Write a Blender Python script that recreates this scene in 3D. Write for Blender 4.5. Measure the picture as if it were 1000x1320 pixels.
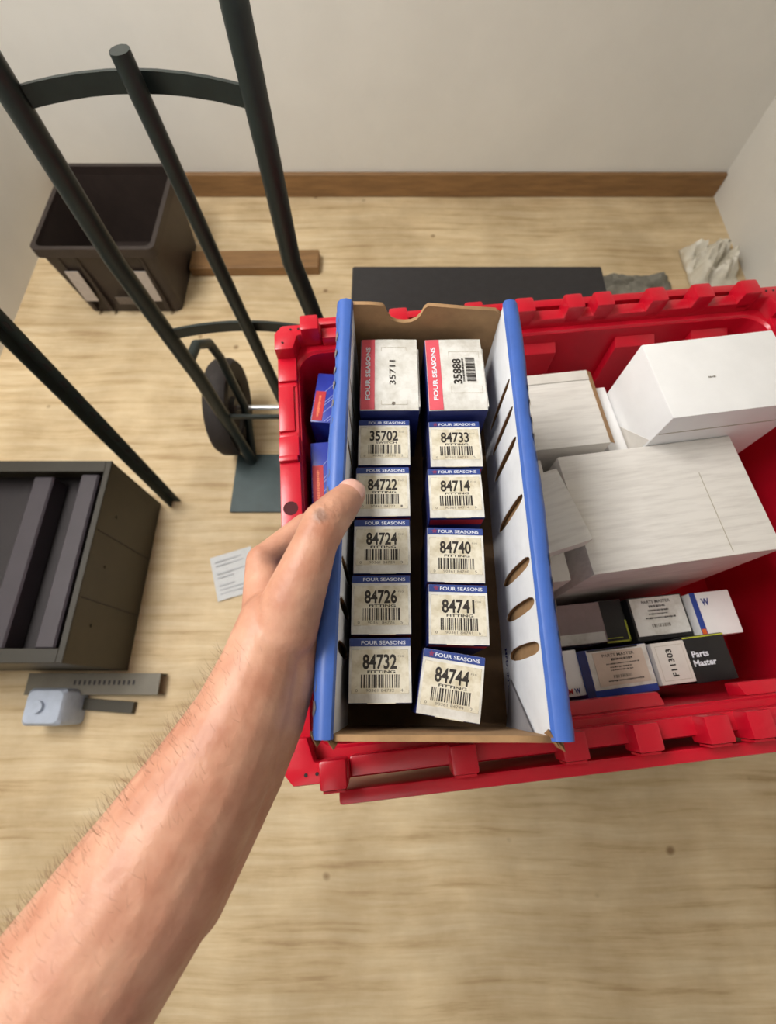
import bpy, bmesh, math, random
from mathutils import Vector, Matrix, noise
R = math.radians
random.seed(7)
for o in list(bpy.data.objects): bpy.data.objects.remove(o)
scene = bpy.context.scene
C = scene.collection

# ------------------------------------------------------------------ camera, world, lights, exposure
cam_d = bpy.data.cameras.new('camera'); cam = bpy.data.objects.new('camera', cam_d); C.objects.link(cam)
cam.location = (0, 0, 1.30); cam.rotation_euler = (R(22), 0, 0)
cam_d.sensor_fit = 'VERTICAL'; cam_d.sensor_height = 36; cam_d.lens = 600 / 1320 * 36
cam_d.clip_start = 0.02
cam_d.dof.use_dof = True; cam_d.dof.focus_distance = .39; cam_d.dof.aperture_fstop = 6.5   # phone lens, focused on the labels
scene.camera = cam
world = bpy.data.worlds.new('world'); scene.world = world; world.use_nodes = True
world.node_tree.nodes['Background'].inputs[0].default_value = (0.80, 0.90, 1.0, 1)
world.node_tree.nodes['Background'].inputs[1].default_value = 0.30
vs = scene.view_settings
vs.view_transform = 'Standard'; vs.look = 'None'; vs.gamma = 1.0; vs.use_curve_mapping = False
vs.exposure = 0.0
def area(name, loc, rot, sx, sy, power, col):
    d = bpy.data.lights.new(name, 'AREA'); d.shape = 'RECTANGLE'; d.size = sx; d.size_y = sy; d.energy = power; d.color = col
    o = bpy.data.objects.new(name, d); C.objects.link(o); o.location = loc; o.rotation_euler = rot
    return o
LIGHTS = [(-1.00, 0.60, 44.0), (-0.45, -1.05, 4.0)]       # the two ceiling fixtures: x, y, watts
for i, (lx, ly, w) in enumerate(LIGHTS):
    area('fixture_light', (lx, ly, 2.335), (0, 0, 0), 0.56, 1.15, w, (1.0, 0.97, 0.93))

# ------------------------------------------------------------------ materials
MATS = {}
def mat(name, col, rough=0.6, var=0.0, scale=20.0, col2=None, bump=0.0, bscale=None, spec=0.5, stretch=(1,1,1), metallic=0.0, sss=0.0, detail=6.0, lo=0.35, hi=0.7):
    if name in MATS: return MATS[name]
    m = bpy.data.materials.new(name); m.use_nodes = True; MATS[name] = m
    nt = m.node_tree; b = nt.nodes['Principled BSDF']
    b.inputs['Roughness'].default_value = rough; b.inputs['Specular IOR Level'].default_value = spec; b.inputs['Metallic'].default_value = metallic
    b.inputs['Base Color'].default_value = (*col, 1)
    if sss: b.inputs['Subsurface Weight'].default_value = sss; b.inputs['Subsurface Radius'].default_value = (.012, .004, .002); b.inputs['Subsurface Scale'].default_value = .5
    if var or bump or col2:
        tc = nt.nodes.new('ShaderNodeTexCoord'); mp = nt.nodes.new('ShaderNodeMapping'); mp.inputs['Scale'].default_value = stretch
        nt.links.new(tc.outputs['Object'], mp.inputs[0])
        n = nt.nodes.new('ShaderNodeTexNoise'); n.inputs['Scale'].default_value = scale; n.inputs['Detail'].default_value = detail; n.inputs['Roughness'].default_value = .62
        nt.links.new(mp.outputs[0], n.inputs['Vector'])
        r = nt.nodes.new('ShaderNodeValToRGB'); r.color_ramp.elements[0].position = lo; r.color_ramp.elements[1].position = hi
        c2 = col2 if col2 else tuple(v * (1 - var) for v in col)
        r.color_ramp.elements[0].color = (*c2, 1); r.color_ramp.elements[1].color = (*col, 1)
        nt.links.new(n.outputs[0], r.inputs[0]); nt.links.new(r.outputs[0], b.inputs['Base Color'])
        if bump:
            n2 = nt.nodes.new('ShaderNodeTexNoise'); n2.inputs['Scale'].default_value = bscale or scale; n2.inputs['Detail'].default_value = 5
            nt.links.new(mp.outputs[0], n2.inputs['Vector'])
            bp = nt.nodes.new('ShaderNodeBump'); bp.inputs['Strength'].default_value = bump; bp.inputs['Distance'].default_value = .002
            nt.links.new(n2.outputs[0], bp.inputs['Height']); nt.links.new(bp.outputs[0], b.inputs['Normal'])
    return m

def sr(r, g, b):
    f = lambda v: ((v/255+.055)/1.055)**2.4 if v > 10 else v/255/12.92
    return (f(r), f(g), f(b))

def plywood():
    m = bpy.data.materials.new('plywood'); m.use_nodes = True; nt = m.node_tree; b = nt.nodes['Principled BSDF']
    b.inputs['Roughness'].default_value = .62; b.inputs['Specular IOR Level'].default_value = .3
    N = nt.nodes.new; L = nt.links.new
    tc = N('ShaderNodeTexCoord')
    # warp so that the grain meanders
    wn = N('ShaderNodeTexNoise'); wn.inputs['Scale'].default_value = 2.2; wn.inputs['Detail'].default_value = 2; L(tc.outputs['Object'], wn.inputs['Vector'])
    sub = N('ShaderNodeVectorMath'); sub.operation = 'SUBTRACT'; sub.inputs[1].default_value = (.5, .5, .5); L(wn.outputs['Color'], sub.inputs[0])
    sc = N('ShaderNodeVectorMath'); sc.operation = 'MULTIPLY'; sc.inputs[1].default_value = (.08, .05, 0); L(sub.outputs[0], sc.inputs[0])
    ad = N('ShaderNodeVectorMath'); L(tc.outputs['Object'], ad.inputs[0]); L(sc.outputs[0], ad.inputs[1])
    mp = N('ShaderNodeMapping'); mp.inputs['Scale'].default_value = (1.6, 26, 1); L(ad.outputs[0], mp.inputs[0])
    g = N('ShaderNodeTexNoise'); g.inputs['Scale'].default_value = 1.6; g.inputs['Detail'].default_value = 9; g.inputs['Roughness'].default_value = .68; L(mp.outputs[0], g.inputs['Vector'])
    r = N('ShaderNodeValToRGB'); e = r.color_ramp.elements
    e[0].position = .27; e[0].color = (*sr(176, 146, 106), 1); e[1].position = .72; e[1].color = (*sr(232, 214, 180), 1)
    x = e.new(.45); x.color = (*sr(214, 190, 150), 1)
    L(g.outputs[0], r.inputs[0])
    # large dirty patches
    pn = N('ShaderNodeTexNoise'); pn.inputs['Scale'].default_value = 3.3; pn.inputs['Detail'].default_value = 7; pn.inputs['Roughness'].default_value = .6; L(tc.outputs['Object'], pn.inputs['Vector'])
    pr = N('ShaderNodeValToRGB'); pr.color_ramp.elements[0].position = .38; pr.color_ramp.elements[0].color = (.52, .47, .40, 1); pr.color_ramp.elements[1].position = .62; pr.color_ramp.elements[1].color = (1, 1, 1, 1)
    L(pn.outputs[0], pr.inputs[0])
    mx = N('ShaderNodeMix'); mx.data_type = 'RGBA'; mx.blend_type = 'MULTIPLY'; mx.inputs[0].default_value = .55
    L(r.outputs[0], mx.inputs[6]); L(pr.outputs[0], mx.inputs[7])
    # small dark knots and specks
    vo = N('ShaderNodeTexVoronoi'); vo.inputs['Scale'].default_value = 6.5; L(ad.outputs[0], vo.inputs['Vector'])
    vr = N('ShaderNodeValToRGB'); vr.color_ramp.elements[0].position = .03; vr.color_ramp.elements[0].color = (.3, .2, .12, 1); vr.color_ramp.elements[1].position = .075; vr.color_ramp.elements[1].color = (1, 1, 1, 1)
    L(vo.outputs['Distance'], vr.inputs[0])
    m2 = N('ShaderNodeMix'); m2.data_type = 'RGBA'; m2.blend_type = 'MULTIPLY'; m2.inputs[0].default_value = .7
    L(mx.outputs[2], m2.inputs[6]); L(vr.outputs[0], m2.inputs[7]); L(m2.outputs[2], b.inputs['Base Color'])
    bp = N('ShaderNodeBump'); bp.inputs['Strength'].default_value = .25; bp.inputs['Distance'].default_value = .002; L(g.outputs[0], bp.inputs['Height']); L(bp.outputs[0], b.inputs['Normal'])
    return m

M = {
 'ply': plywood(),
 'wall': mat('painted_wall', sr(226, 224, 218), .7, .06, 4),
 'ceil': mat('ceiling_paint', sr(225, 224, 220), .8, .05, 3),
 'trimwood': mat('trim_wood', sr(150, 112, 70), .6, .35, 8, stretch=(1, 8, 8)),
 'fixture': mat('fixture_white', (.8, .8, .8), .4),
 'red': mat('red_plastic', sr(200, 17, 42), .29, .10, 30, bump=.05, bscale=160, spec=.55),
 'redin': None,
 'black': mat('black_rubber_top', sr(40, 38, 40), .55, .3, 60, bump=.1),
 'blacksteel': mat('black_steel', sr(28, 28, 30), .45),
 'kraft': mat('kraft_board', sr(168, 132, 92), .8, .22, 60, bump=.15, bscale=300),
 'kraftfloor': mat('kraft_floor_shaded', sr(112, 86, 58), .85, .35, 40),  # tray bottom: shade around the boxes is put into this darker brown
 'kraftdk': mat('kraft_edge', sr(140, 104, 66), .85, .3, 120),
 'blue': mat('blue_print', sr(66, 104, 186), .42, .14, 40, bump=.04, spec=.5),
 'whiteboard': mat('white_board', sr(238, 241, 246), .5, .10, 35, bump=.05, bscale=90),
 'label': mat('label_cream', sr(222, 216, 198), .5, .2, 75, col2=sr(190, 178, 148), lo=.36, hi=.58),
 'labelw': mat('label_white', sr(226, 225, 220), .5, .16, 60, col2=sr(200, 197, 188), lo=.36, hi=.6),
 'navy': mat('navy_print', sr(34, 44, 108), .45, .3, 60),
 'band': mat('band_blue', sr(50, 72, 142), .45, .2, 90),
 'pink': mat('band_pinkred', sr(226, 92, 106), .45, .15, 60),
 'redprint': mat('red_print', sr(196, 44, 52), .45, .15, 60),
 'ink': mat('black_ink', sr(40, 34, 30), .6),
 'inkgrey': mat('grey_ink', sr(110, 102, 92), .6),
 'inkline': mat('line_ink', sr(170, 160, 140), .6),
 'inkwhite': mat('white_ink', sr(226, 230, 238), .5),
 'inkblue': mat('blue_ink', sr(36, 52, 130), .5),
 'carton': mat('white_carton', sr(224, 220, 213), .6, .10, 14, col2=sr(204, 198, 190), bump=.06, bscale=50),
 'cartons': mat('scuffed_carton', sr(226, 222, 216), .6, .10, 1.6, col2=sr(208, 203, 197), bump=.04, bscale=3, stretch=(9, 95, 30), detail=5, lo=.30, hi=.56),
 'cartonb': mat('bright_carton', sr(240, 240, 240), .5, .06, 18, bump=.04, bscale=50),
 'blackcard': mat('black_card', sr(30, 30, 32), .4, .2, 50),
 'cobalt': mat('cobalt_print', sr(40, 70, 160), .4, .2, 60),
 'yellow': mat('yellow_print', sr(180, 186, 60), .45),
 'orange': mat('orange_print', sr(220, 100, 40), .45),
 'green': mat('dark_green_paint', sr(34, 46, 44), .42, .3, 30),
 'plate': mat('green_grey_plate', sr(64, 80, 82), .5, .22, 24),
 'tyre': mat('black_tyre', sr(44, 38, 36), .75, .25, 60, bump=.2),
 'hub': mat('hub_dark', sr(50, 46, 44), .5),
 'steel': mat('bright_steel', (.75, .75, .76), .28, metallic=.9),
 'olive': mat('olive_metal', sr(58, 52, 36), .5, .2, 12),
 'oliveb': mat('olive_beam_metal', sr(112, 106, 92), .5, .2, 20),
 'darkol': mat('dark_olive_flange', sr(44, 40, 30), .55, .2, 20),
 'darkin': mat('dark_interior', sr(38, 32, 34), .6, .2, 30),
 'purple': mat('dark_purple_grey', sr(58, 52, 58), .5, .15, 20),
 'crate': mat('dark_crate_plastic', sr(52, 42, 38), .5, .25, 25),
 'sticker': mat('pale_sticker', sr(190, 180, 172), .6, .15, 60),
 'grey_cloth': mat('grey_blanket', sr(138, 134, 122), .9, .3, 40, bump=.5),
 'bagwhite': mat('bag_white', sr(222, 216, 200), .4, .12, 40),
 'paper': mat('paper_white', sr(206, 208, 208), .6, .08, 60),
 'polewhite': mat('pale_blue_plastic', sr(178, 188, 204), .45, .15, 40),
 'nail': mat('thumb_nail', sr(226, 176, 160), .28, .12, 150, spec=.6),
 'hair': mat('arm_hair_brown', sr(120, 86, 60), .6),
}

def skin_mat():
    m = bpy.data.materials.new('skin'); m.use_nodes = True; nt = m.node_tree; b = nt.nodes['Principled BSDF']; N = nt.nodes.new; L = nt.links.new
    b.inputs['Roughness'].default_value = .48; b.inputs['Subsurface Weight'].default_value = .12; b.inputs['Subsurface Radius'].default_value = (.010, .004, .002); b.inputs['Subsurface Scale'].default_value = .6
    tc = N('ShaderNodeTexCoord')
    n = N('ShaderNodeTexNoise'); n.inputs['Scale'].default_value = 42; n.inputs['Detail'].default_value = 5; L(tc.outputs['Object'], n.inputs['Vector'])
    r = N('ShaderNodeValToRGB'); e = r.color_ramp.elements
    e[0].position = .32; e[0].color = (*sr(182, 126, 101), 1); e[1].position = .68; e[1].color = (*sr(206, 157, 131), 1); L(n.outputs[0], r.inputs[0])
    last = r.outputs[0]
    wn = N('ShaderNodeTexNoise'); wn.inputs['Scale'].default_value = 90; wn.inputs['Detail'].default_value = 4; L(tc.outputs['Object'], wn.inputs['Vector'])
    # grime on the thumb joint, the thumb side and the index knuckle: (centre, radius, strength)
    for ctr, rad, st, col in [((-.0445, .1125, 1.0150), .0075, .62, sr(112, 92, 84)), ((-.030, .122, .990), .022, .40, sr(128, 98, 80)), ((-.080, .100, .970), .015, .5, sr(120, 92, 80)),
                              ((-.052, .132, 1.0), .018, .28, sr(140, 106, 86)), ((-.048, .058, .982), .030, .42, sr(120, 88, 80)), ((-.022,.148,.995), .014, .35, sr(232,150,136))]:
        d = N('ShaderNodeVectorMath'); d.operation = 'DISTANCE'; d.inputs[1].default_value = ctr; L(tc.outputs['Object'], d.inputs[0])
        ml = N('ShaderNodeMath'); ml.operation = 'MULTIPLY_ADD'; ml.inputs[1].default_value = rad * .9; L(wn.outputs[0], ml.inputs[0]); L(d.outputs['Value'], ml.inputs[2])
        mr = N('ShaderNodeMapRange'); mr.interpolation_type = 'SMOOTHSTEP'; mr.inputs['From Min'].default_value = rad * 1.55; mr.inputs['From Max'].default_value = rad * .75; mr.inputs['To Min'].default_value = 0; mr.inputs['To Max'].default_value = st
        L(ml.outputs[0], mr.inputs['Value'])
        mx = N('ShaderNodeMix'); mx.data_type = 'RGBA'; L(mr.outputs[0], mx.inputs[0]); L(last, mx.inputs[6]); mx.inputs[7].default_value = (*col, 1); last = mx.outputs[2]
    bl = N('ShaderNodeTexNoise'); bl.inputs['Scale'].default_value = 14; bl.inputs['Detail'].default_value = 3; L(tc.outputs['Object'], bl.inputs['Vector'])
    br = N('ShaderNodeMapRange'); br.inputs['From Min'].default_value = .5; br.inputs['From Max'].default_value = .72; br.inputs['To Max'].default_value = .25; L(bl.outputs[0], br.inputs['Value'])
    bx_ = N('ShaderNodeMix'); bx_.data_type = 'RGBA'; L(br.outputs[0], bx_.inputs[0]); L(last, bx_.inputs[6]); bx_.inputs[7].default_value = (*sr(196, 122, 104), 1); last = bx_.outputs[2]
    L(last, b.inputs['Base Color'])
    n2 = N('ShaderNodeTexNoise'); n2.inputs['Scale'].default_value = 260; n2.inputs['Detail'].default_value = 4; L(tc.outputs['Object'], n2.inputs['Vector'])
    bp = N('ShaderNodeBump'); bp.inputs['Strength'].default_value = .28; bp.inputs['Distance'].default_value = .0012; 
    # fine creases over the thumb knuckle and the wrist
    wv = N('ShaderNodeTexWave'); wv.bands_direction = 'DIAGONAL'; wv.inputs['Scale'].default_value = 62; wv.inputs['Distortion'].default_value = 7; wv.inputs['Detail'].default_value = 3; wv.inputs['Detail Scale'].default_value = 2.0; L(tc.outputs['Object'], wv.inputs['Vector'])
    dk = N('ShaderNodeVectorMath'); dk.operation = 'DISTANCE'; dk.inputs[1].default_value = (-.041, .118, 1.012); L(tc.outputs['Object'], dk.inputs[0])
    mk = N('ShaderNodeMapRange'); mk.inputs['From Min'].default_value = .016; mk.inputs['From Max'].default_value = .004; mk.inputs['To Min'].default_value = .12; mk.inputs['To Max'].default_value = 1.2; L(dk.outputs['Value'], mk.inputs['Value'])
    mm = N('ShaderNodeMath'); mm.operation = 'MULTIPLY_ADD'; L(wv.outputs['Fac'], mm.inputs[0]); L(mk.outputs[0], mm.inputs[1]); L(n2.outputs[0], mm.inputs[2])
    L(mm.outputs[0], bp.inputs['Height']); L(bp.outputs[0], b.inputs['Normal'])
    return m
M['skin'] = skin_mat()

# ------------------------------------------------------------------ helpers
def link(name, me, m=None, parent=None, loc=(0, 0, 0), rot=(0, 0, 0)):
    o = bpy.data.objects.new(name, me); C.objects.link(o)
    if m is not None:
        for x in (m if isinstance(m, (list, tuple)) else [m]): me.materials.append(x)
    o.parent = parent; o.location = loc; o.rotation_euler = rot
    return o
def empty(name, loc=(0, 0, 0), rot=(0, 0, 0)):
    o = bpy.data.objects.new(name, None); C.objects.link(o); o.location = loc; o.rotation_euler = rot; o.empty_display_size = .03
    return o
def tag(o, label, cat, group=None):
    o['label'] = label; o['category'] = cat
    if group: o['group'] = group
    return o
def struct(o): o['kind'] = 'structure'; return o

class MB:
    def __init__(s): s.v = []; s.f = []; s.mi = []
    def add(s, vs, fs, mi=0):
        n = len(s.v); s.v += [tuple(v) for v in vs]
        for f in fs: s.f.append(tuple(i + n for i in f)); s.mi.append(mi)
        return s
    def box(s, x0, x1, y0, y1, z0, z1, mi=0, M4=None):
        v = [Vector(p) for p in ((x0,y0,z0),(x1,y0,z0),(x1,y1,z0),(x0,y1,z0),(x0,y0,z1),(x1,y0,z1),(x1,y1,z1),(x0,y1,z1))]
        if M4: v = [M4 @ p for p in v]
        return s.add(v, [(0,3,2,1),(4,5,6,7),(0,1,5,4),(1,2,6,5),(2,3,7,6),(3,0,4,7)], mi)
    def quad(s, a, b, c, d, mi=0): return s.add([a, b, c, d], [(0, 1, 2, 3)], mi)
    def prism(s, poly, z0, z1, mi=0):
        n = len(poly)
        return s.add([(x, y, z0) for x, y in poly] + [(x, y, z1) for x, y in poly],
            [tuple(range(n))[::-1], tuple(range(n, 2*n))] + [(i, (i+1) % n, n+(i+1) % n, n+i) for i in range(n)], mi)
    def tube(s, pts, r, n=12, closed_ends=True, mi=0):
        pts = [Vector(p) for p in pts]; rs = r if isinstance(r, (list, tuple)) else [r]*len(pts)
        rings = []; up = None
        for i, p in enumerate(pts):
            t = (pts[min(i+1, len(pts)-1)] - pts[max(i-1, 0)]).normalized()
            if up is None: up = Vector((0, 0, 1)) if abs(t.z) < .9 else Vector((0, 1, 0))
            a = t.cross(up).normalized(); up = a.cross(t).normalized()
            rings.append([p + a*math.cos(2*math.pi*k/n)*rs[i] + up*math.sin(2*math.pi*k/n)*rs[i] for k in range(n)])
        vs = [v for q in rings for v in q]; fs = []
        for i in range(len(rings)-1):
            for k in range(n): fs.append((i*n+k, i*n+(k+1) % n, (i+1)*n+(k+1) % n, (i+1)*n+k))
        if closed_ends: fs.append(tuple(range(n))[::-1]); fs.append(tuple((len(rings)-1)*n+k for k in range(n)))
        return s.add(vs, fs, mi)
    def loft(s, rings, cap0=False, cap1=False, mi=0):
        n = len(rings[0]); vs = [v for q in rings for v in q]; fs = []
        for i in range(len(rings)-1):
            for k in range(n): fs.append((i*n+k, i*n+(k+1) % n, (i+1)*n+(k+1) % n, (i+1)*n+k))
        if cap0: fs.append(tuple(range(n))[::-1])
        if cap1: fs.append(tuple((len(rings)-1)*n+k for k in range(n)))
        return s.add(vs, fs, mi)
    def mesh(s, name, bevel=0, seg=1, smooth=False):
        me = bpy.data.meshes.new(name); me.from_pydata(s.v, [], s.f)
        for p, i in zip(me.polygons, s.mi): p.material_index = i
        bm = bmesh.new(); bm.from_mesh(me)
        bmesh.ops.recalc_face_normals(bm, faces=bm.faces)
        if bevel: bmesh.ops.bevel(bm, geom=list(bm.edges), offset=bevel, segments=seg, affect='EDGES', profile=.6)
        if smooth:
            for f in bm.faces: f.smooth = True
            for e in bm.edges:
                if len(e.link_faces) == 2 and e.calc_face_angle(0) > R(38): e.smooth = False
        bm.to_mesh(me); bm.free(); me.update()
        return me
    def build(s, name, m, parent=None, loc=(0,0,0), rot=(0,0,0), bevel=0, seg=1, smooth=False):
        return link(name, s.mesh(name, bevel, seg, smooth), m, parent, loc, rot)

def rrect(hx, hy, r, n=5, cx=0, cy=0):
    p = []
    for (sx, sy, a0) in ((1, 1, 0), (-1, 1, 90), (-1, -1, 180), (1, -1, 270)):
        for k in range(n+1):
            a = R(a0 + 90*k/n); p.append((cx + sx*(hx-r) + r*math.cos(a), cy + sy*(hy-r) + r*math.sin(a)))
    return p
def ring3(poly, z): return [(x, y, z) for x, y in poly]

def plate(name, outline, holes, thick, m, parent=None, loc=(0,0,0), rot=(0,0,0)):
    """flat board with real holes, from a filled 2D curve"""
    cu = bpy.data.curves.new(name, 'CURVE'); cu.dimensions = '2D'; cu.fill_mode = 'BOTH'; cu.extrude = thick/2
    for poly in [outline] + holes:
        sp = cu.splines.new('POLY'); sp.points.add(len(poly)-1); sp.use_cyclic_u = True
        for p, (x, y) in zip(sp.points, poly): p.co = (x, y, 0, 1)
    t = bpy.data.objects.new('tmp', cu); C.objects.link(t)
    dg = bpy.context.evaluated_depsgraph_get(); me = bpy.data.meshes.new_from_object(t.evaluated_get(dg)); me.name = name
    bpy.data.objects.remove(t); bpy.data.curves.remove(cu); me.materials.clear()
    return link(name, me, m, parent, loc, rot)

TXT = {}
def text2d(s, bold=0.0):
    """flat lettering triangles, normalised to a unit box"""
    k = (s, bold)
    if k not in TXT:
        cu = bpy.data.curves.new('t', 'FONT'); cu.body = s; cu.offset = bold; cu.resolution_u = 3; cu.fill_mode = 'FRONT'
        t = bpy.data.objects.new('tmp', cu); C.objects.link(t)
        dg = bpy.context.evaluated_depsgraph_get(); me = bpy.data.meshes.new_from_object(t.evaluated_get(dg))
        vs = [(v.co.x, v.co.y) for v in me.vertices]; fs = [tuple(p.vertices) for p in me.polygons]
        bpy.data.objects.remove(t); bpy.data.curves.remove(cu); bpy.data.meshes.remove(me)
        x0 = min(v[0] for v in vs); x1 = max(v[0] for v in vs); y0 = min(v[1] for v in vs); y1 = max(v[1] for v in vs)
        TXT[k] = ([((x-x0)/(x1-x0), (y-y0)/(y1-y0)) for x, y in vs], fs)
    return TXT[k]
def put_text(mb, s, x0, x1, y0, y1, z, bold=0.0, mi=0, fn=None):
    vs, fs = text2d(s, bold)
    P = [(x0 + u*(x1-x0), y0 + v*(y1-y0)) for u, v in vs]
    mb.add([(fn(x, y) if fn else (x, y)) + (z,) for x, y in P], fs, mi)
def put_bars(mb, x0, x1, y0, y1, z, seed, fn=None, mi=0, n=58, keep=1.0):
    rg = random.Random(seed); w = (x1-x0)/n; i = 0
    while i < n:
        k = rg.choice((1, 1, 1, 2, 2, 3)); g = rg.choice((1, 1, 2, 2))
        a, b = x0+i*w, x0+min(i+k, n)*w
        if rg.random() < keep:
            q = [(a, y0), (b, y0), (b, y1), (a, y1)]
            mb.add([(fn(*p) if fn else p) + (z,) for p in q], [(0, 1, 2, 3)], mi)
        i += k+g
def scribble(mb, x0, x1, y0, y1, z, seed):
    """illegible fine print: short uneven ink strokes"""
    rg = random.Random(seed); x = x0
    while x < x1:
        w = rg.uniform(.0006, .0022); a = min(x+w, x1); t = (y1-y0)*rg.uniform(.0, .25)
        mb.add([(x, y0+t, z), (a, y0+t, z), (a, y1-t*.6, z), (x, y1-t*.6, z)], [(0, 1, 2, 3)]); x = a + rg.uniform(.0003, .0009)
def frame_lines(mb, x0, x1, y0, y1, z, t, fn=None, mi=0):
    for (a, b, c, d) in ((x0, x1, y0, y0+t), (x0, x1, y1-t, y1), (x0, x0+t, y0, y1), (x1-t, x1, y0, y1)):
        q = [(a, c), (b, c), (b, d), (a, d)]
        mb.add([(fn(*p) if fn else p) + (z,) for p in q], [(0, 1, 2, 3)], mi)

# ------------------------------------------------------------------ the room
FX0, FX1, FY0, FY1 = -1.35, 1.35, -2.2, 1.95
struct(MB().box(FX0, FX1, FY0, FY1, -.03, 0).build('floor', M['ply']))
struct(MB().box(FX0-.04, FX1+.04, FY1, FY1+.04, 0, 2.4).build('wall_back', M['wall']))
struct(MB().box(FX0-.04, FX0, FY0, FY1, 0, 2.4).build('wall_left', M['wall']))
struct(MB().box(FX1, FX1+.04, FY0, FY1, 0, 2.4).build('wall_right', M['wall']))
struct(MB().box(FX0-.04, FX1+.04, FY0, FY1+.04, 2.4, 2.44).build('ceiling', M['ceil']))
struct(MB().box(FX0, FX1, FY1-.018, FY1, 0, .09).build('baseboard_back', M['trimwood'], bevel=.003))
for nm, (lx, ly, w) in zip(('over the hand truck', 'behind the photographer'), LIGHTS):
    e = empty('ceiling_light', (lx, ly, 2.4)); tag(e, 'long white ceiling light fixture ' + nm, 'light', 'ceiling light fixtures')
    MB().box(-.3, .3, -.6, .6, -.055, 0).build('housing', M['fixture'], e, bevel=.006)

# ------------------------------------------------------------------ black work table under the tote
t = empty('work_table', (.21, .45, 0)); tag(t, 'black rubber-topped work table underneath the red tote', 'table')
MB().box(-.294, .294, -.50, .50, .462, .50).build('table_top', M['black'], t, bevel=.004)
for sx in (-1, 1):
    for sy in (-1, 1):
        x, y = sx*.20, sy*.44
        MB().box(x-.02, x+.02, y-.02, y+.02, 0, .462).build('leg', M['blacksteel'], t, bevel=.003)
MB().box(-.24, .24, -.47, -.45, .40, .455).build('apron', M['blacksteel'], t)
MB().box(-.24, .24, .45, .47, .40, .455).build('apron', M['blacksteel'], t)

# ------------------------------------------------------------------ red tote
TZ = .50; TYAW = R(6)
tote = empty('storage_tote', (.225, .227, TZ), (0, 0, TYAW)); tag(tote, 'large red plastic tote with hinge knuckles, full of boxed parts', 'tote')
HX, HY, IX, IY = .350, .266, .322, .237        # rim outer and inner half sizes
def tr(hx, hy, z, r=.03): return ring3(rrect(hx, hy, r, 6), z)
b = MB()
b.loft([tr(.3225, .233, .0), tr(IX+.004, IY+.004, .30), tr(IX, IY, .30), tr(.3195, .230, .006)], cap0=True, cap1=True)
b.build('body', M['red'], tote, smooth=True)
rb = MB()
rb.loft([tr(IX, IY, .285), tr(IX, IY, .299), tr(IX+.003, IY+.003, .303), tr(HX-.005, HY-.005, .303, .028), tr(HX, HY, .298), tr(HX, HY, .262), tr(HX-.004, HY-.004, .262), tr(HX-.004, HY-.004, .294), tr(IX+.005, IY+.005, .294)])
rb.build('rim', M['red'], tote, smooth=True)
def redbox(name, x0, x1, y0, y1, z0, z1, bev=.0025): return MB().box(x0, x1, y0, y1, z0, z1).build(name, M['red'], tote, bevel=bev, seg=2, smooth=True)
# raised corner blocks with pin holes
for sx in (-1, 1):
    for sy in (-1, 1):
        poly = [(sx*.349, sy*.226), (sx*.349, sy*.252), (sx*.339, sy*.265), (sx*.288, sy*.265), (sx*.288, sy*.249), (sx*.319, sy*.247), (sx*.325, sy*.226)]
        c = MB().prism(poly if sx*sy > 0 else poly[::-1], .30, .326).build('corner_block', M['red'], tote, bevel=.003, seg=2, smooth=True)
        for (hx, hy) in ((.338, .236), (.327, .2565), (.317, .2565)):
            MB().tube([(sx*hx, sy*hy, .3262), (sx*hx, sy*hy, .3268)], .0016, 8).build('pin_hole', M['blackcard'], c)
# hinge side rails (long sides) with lip and knuckles
KN = [-.302, -.185, -.085, -.017, .049, .089, .162, .225, .29]
for sy in (-1, 1):
    redbox('hinge_rail', -.288, .298, min(sy*.246, sy*.263), max(sy*.246, sy*.263), .301, .318)
    for k, x in enumerate(KN):
        w = .012
        o = MB().box(-w, w, -.012, .012, -.012, .017).build('hinge_knuckle', M['red'], tote, (x, sy*.258, .319), bevel=.003, seg=2, smooth=True)
        MB().box(-w*.8, w*.8, min(sy*.0125, sy*.0145), max(sy*.0125, sy*.0145), -.006, .012).build('knuckle_cap', M['red'], o)
    # inner wall pilasters with ledges
    for (x0, x1) in ((-.265, -.195), (-.09, .035), (.12, .178), (.23, .285)):
        yo, yi, zb = sy*(IY-.0003), sy*(IY-.0135), (.008 if sy > 0 else .256)
        p = MB(); ds = -(.2772-zb)*.0235 if sy > 0 else 0
        p.add([(x0, yo, .285), (x1, yo, .285), (x1, yi, .277), (x0, yi, .277), (x0, yo+ds, zb), (x1, yo+ds, zb), (x1, yi+ds, zb), (x0, yi+ds, zb)],
              [(0, 1, 2, 3), (3, 2, 6, 7), (0, 3, 7, 4), (1, 5, 6, 2), (4, 7, 6, 5), (0, 4, 5, 1)])
        p.build('wall_pilaster', M['red'], tote, bevel=.0025, seg=2, smooth=True)
# short-side rims: pads, steps and a round hole
for sx in (-1, 1):
    for (y0, y1, h, xi) in ((.190, .228, .308, .324), (.116, .184, .3065, .329), (.078, .106, .311, .324), (-.02, .072, .307, .324), (-.104, -.03, .308, .326), (-.172, -.115, .3065, .329), (-.228, -.185, .308, .324)):
        redbox('rim_pad', min(sx*xi, sx*.3485), max(sx*xi, sx*.3485), y0, y1, .300, h, .0022)
    for y, zt in ((.186, .3045), (.111, .3045), (.075, .3125), (-.109, .3045), (-.178, .3045)):
        redbox('rim_step', min(sx*.326, sx*.3485), max(sx*.326, sx*.3485), y-.0035, y+.0035, .300, zt, .001)
    MB().tube([(sx*.337, .012, .3066), (sx*.337, .012, .3074)], .0085, 20).build('rim_hole', mat('hole_red', sr(70, 4, 12), .8), tote)
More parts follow.
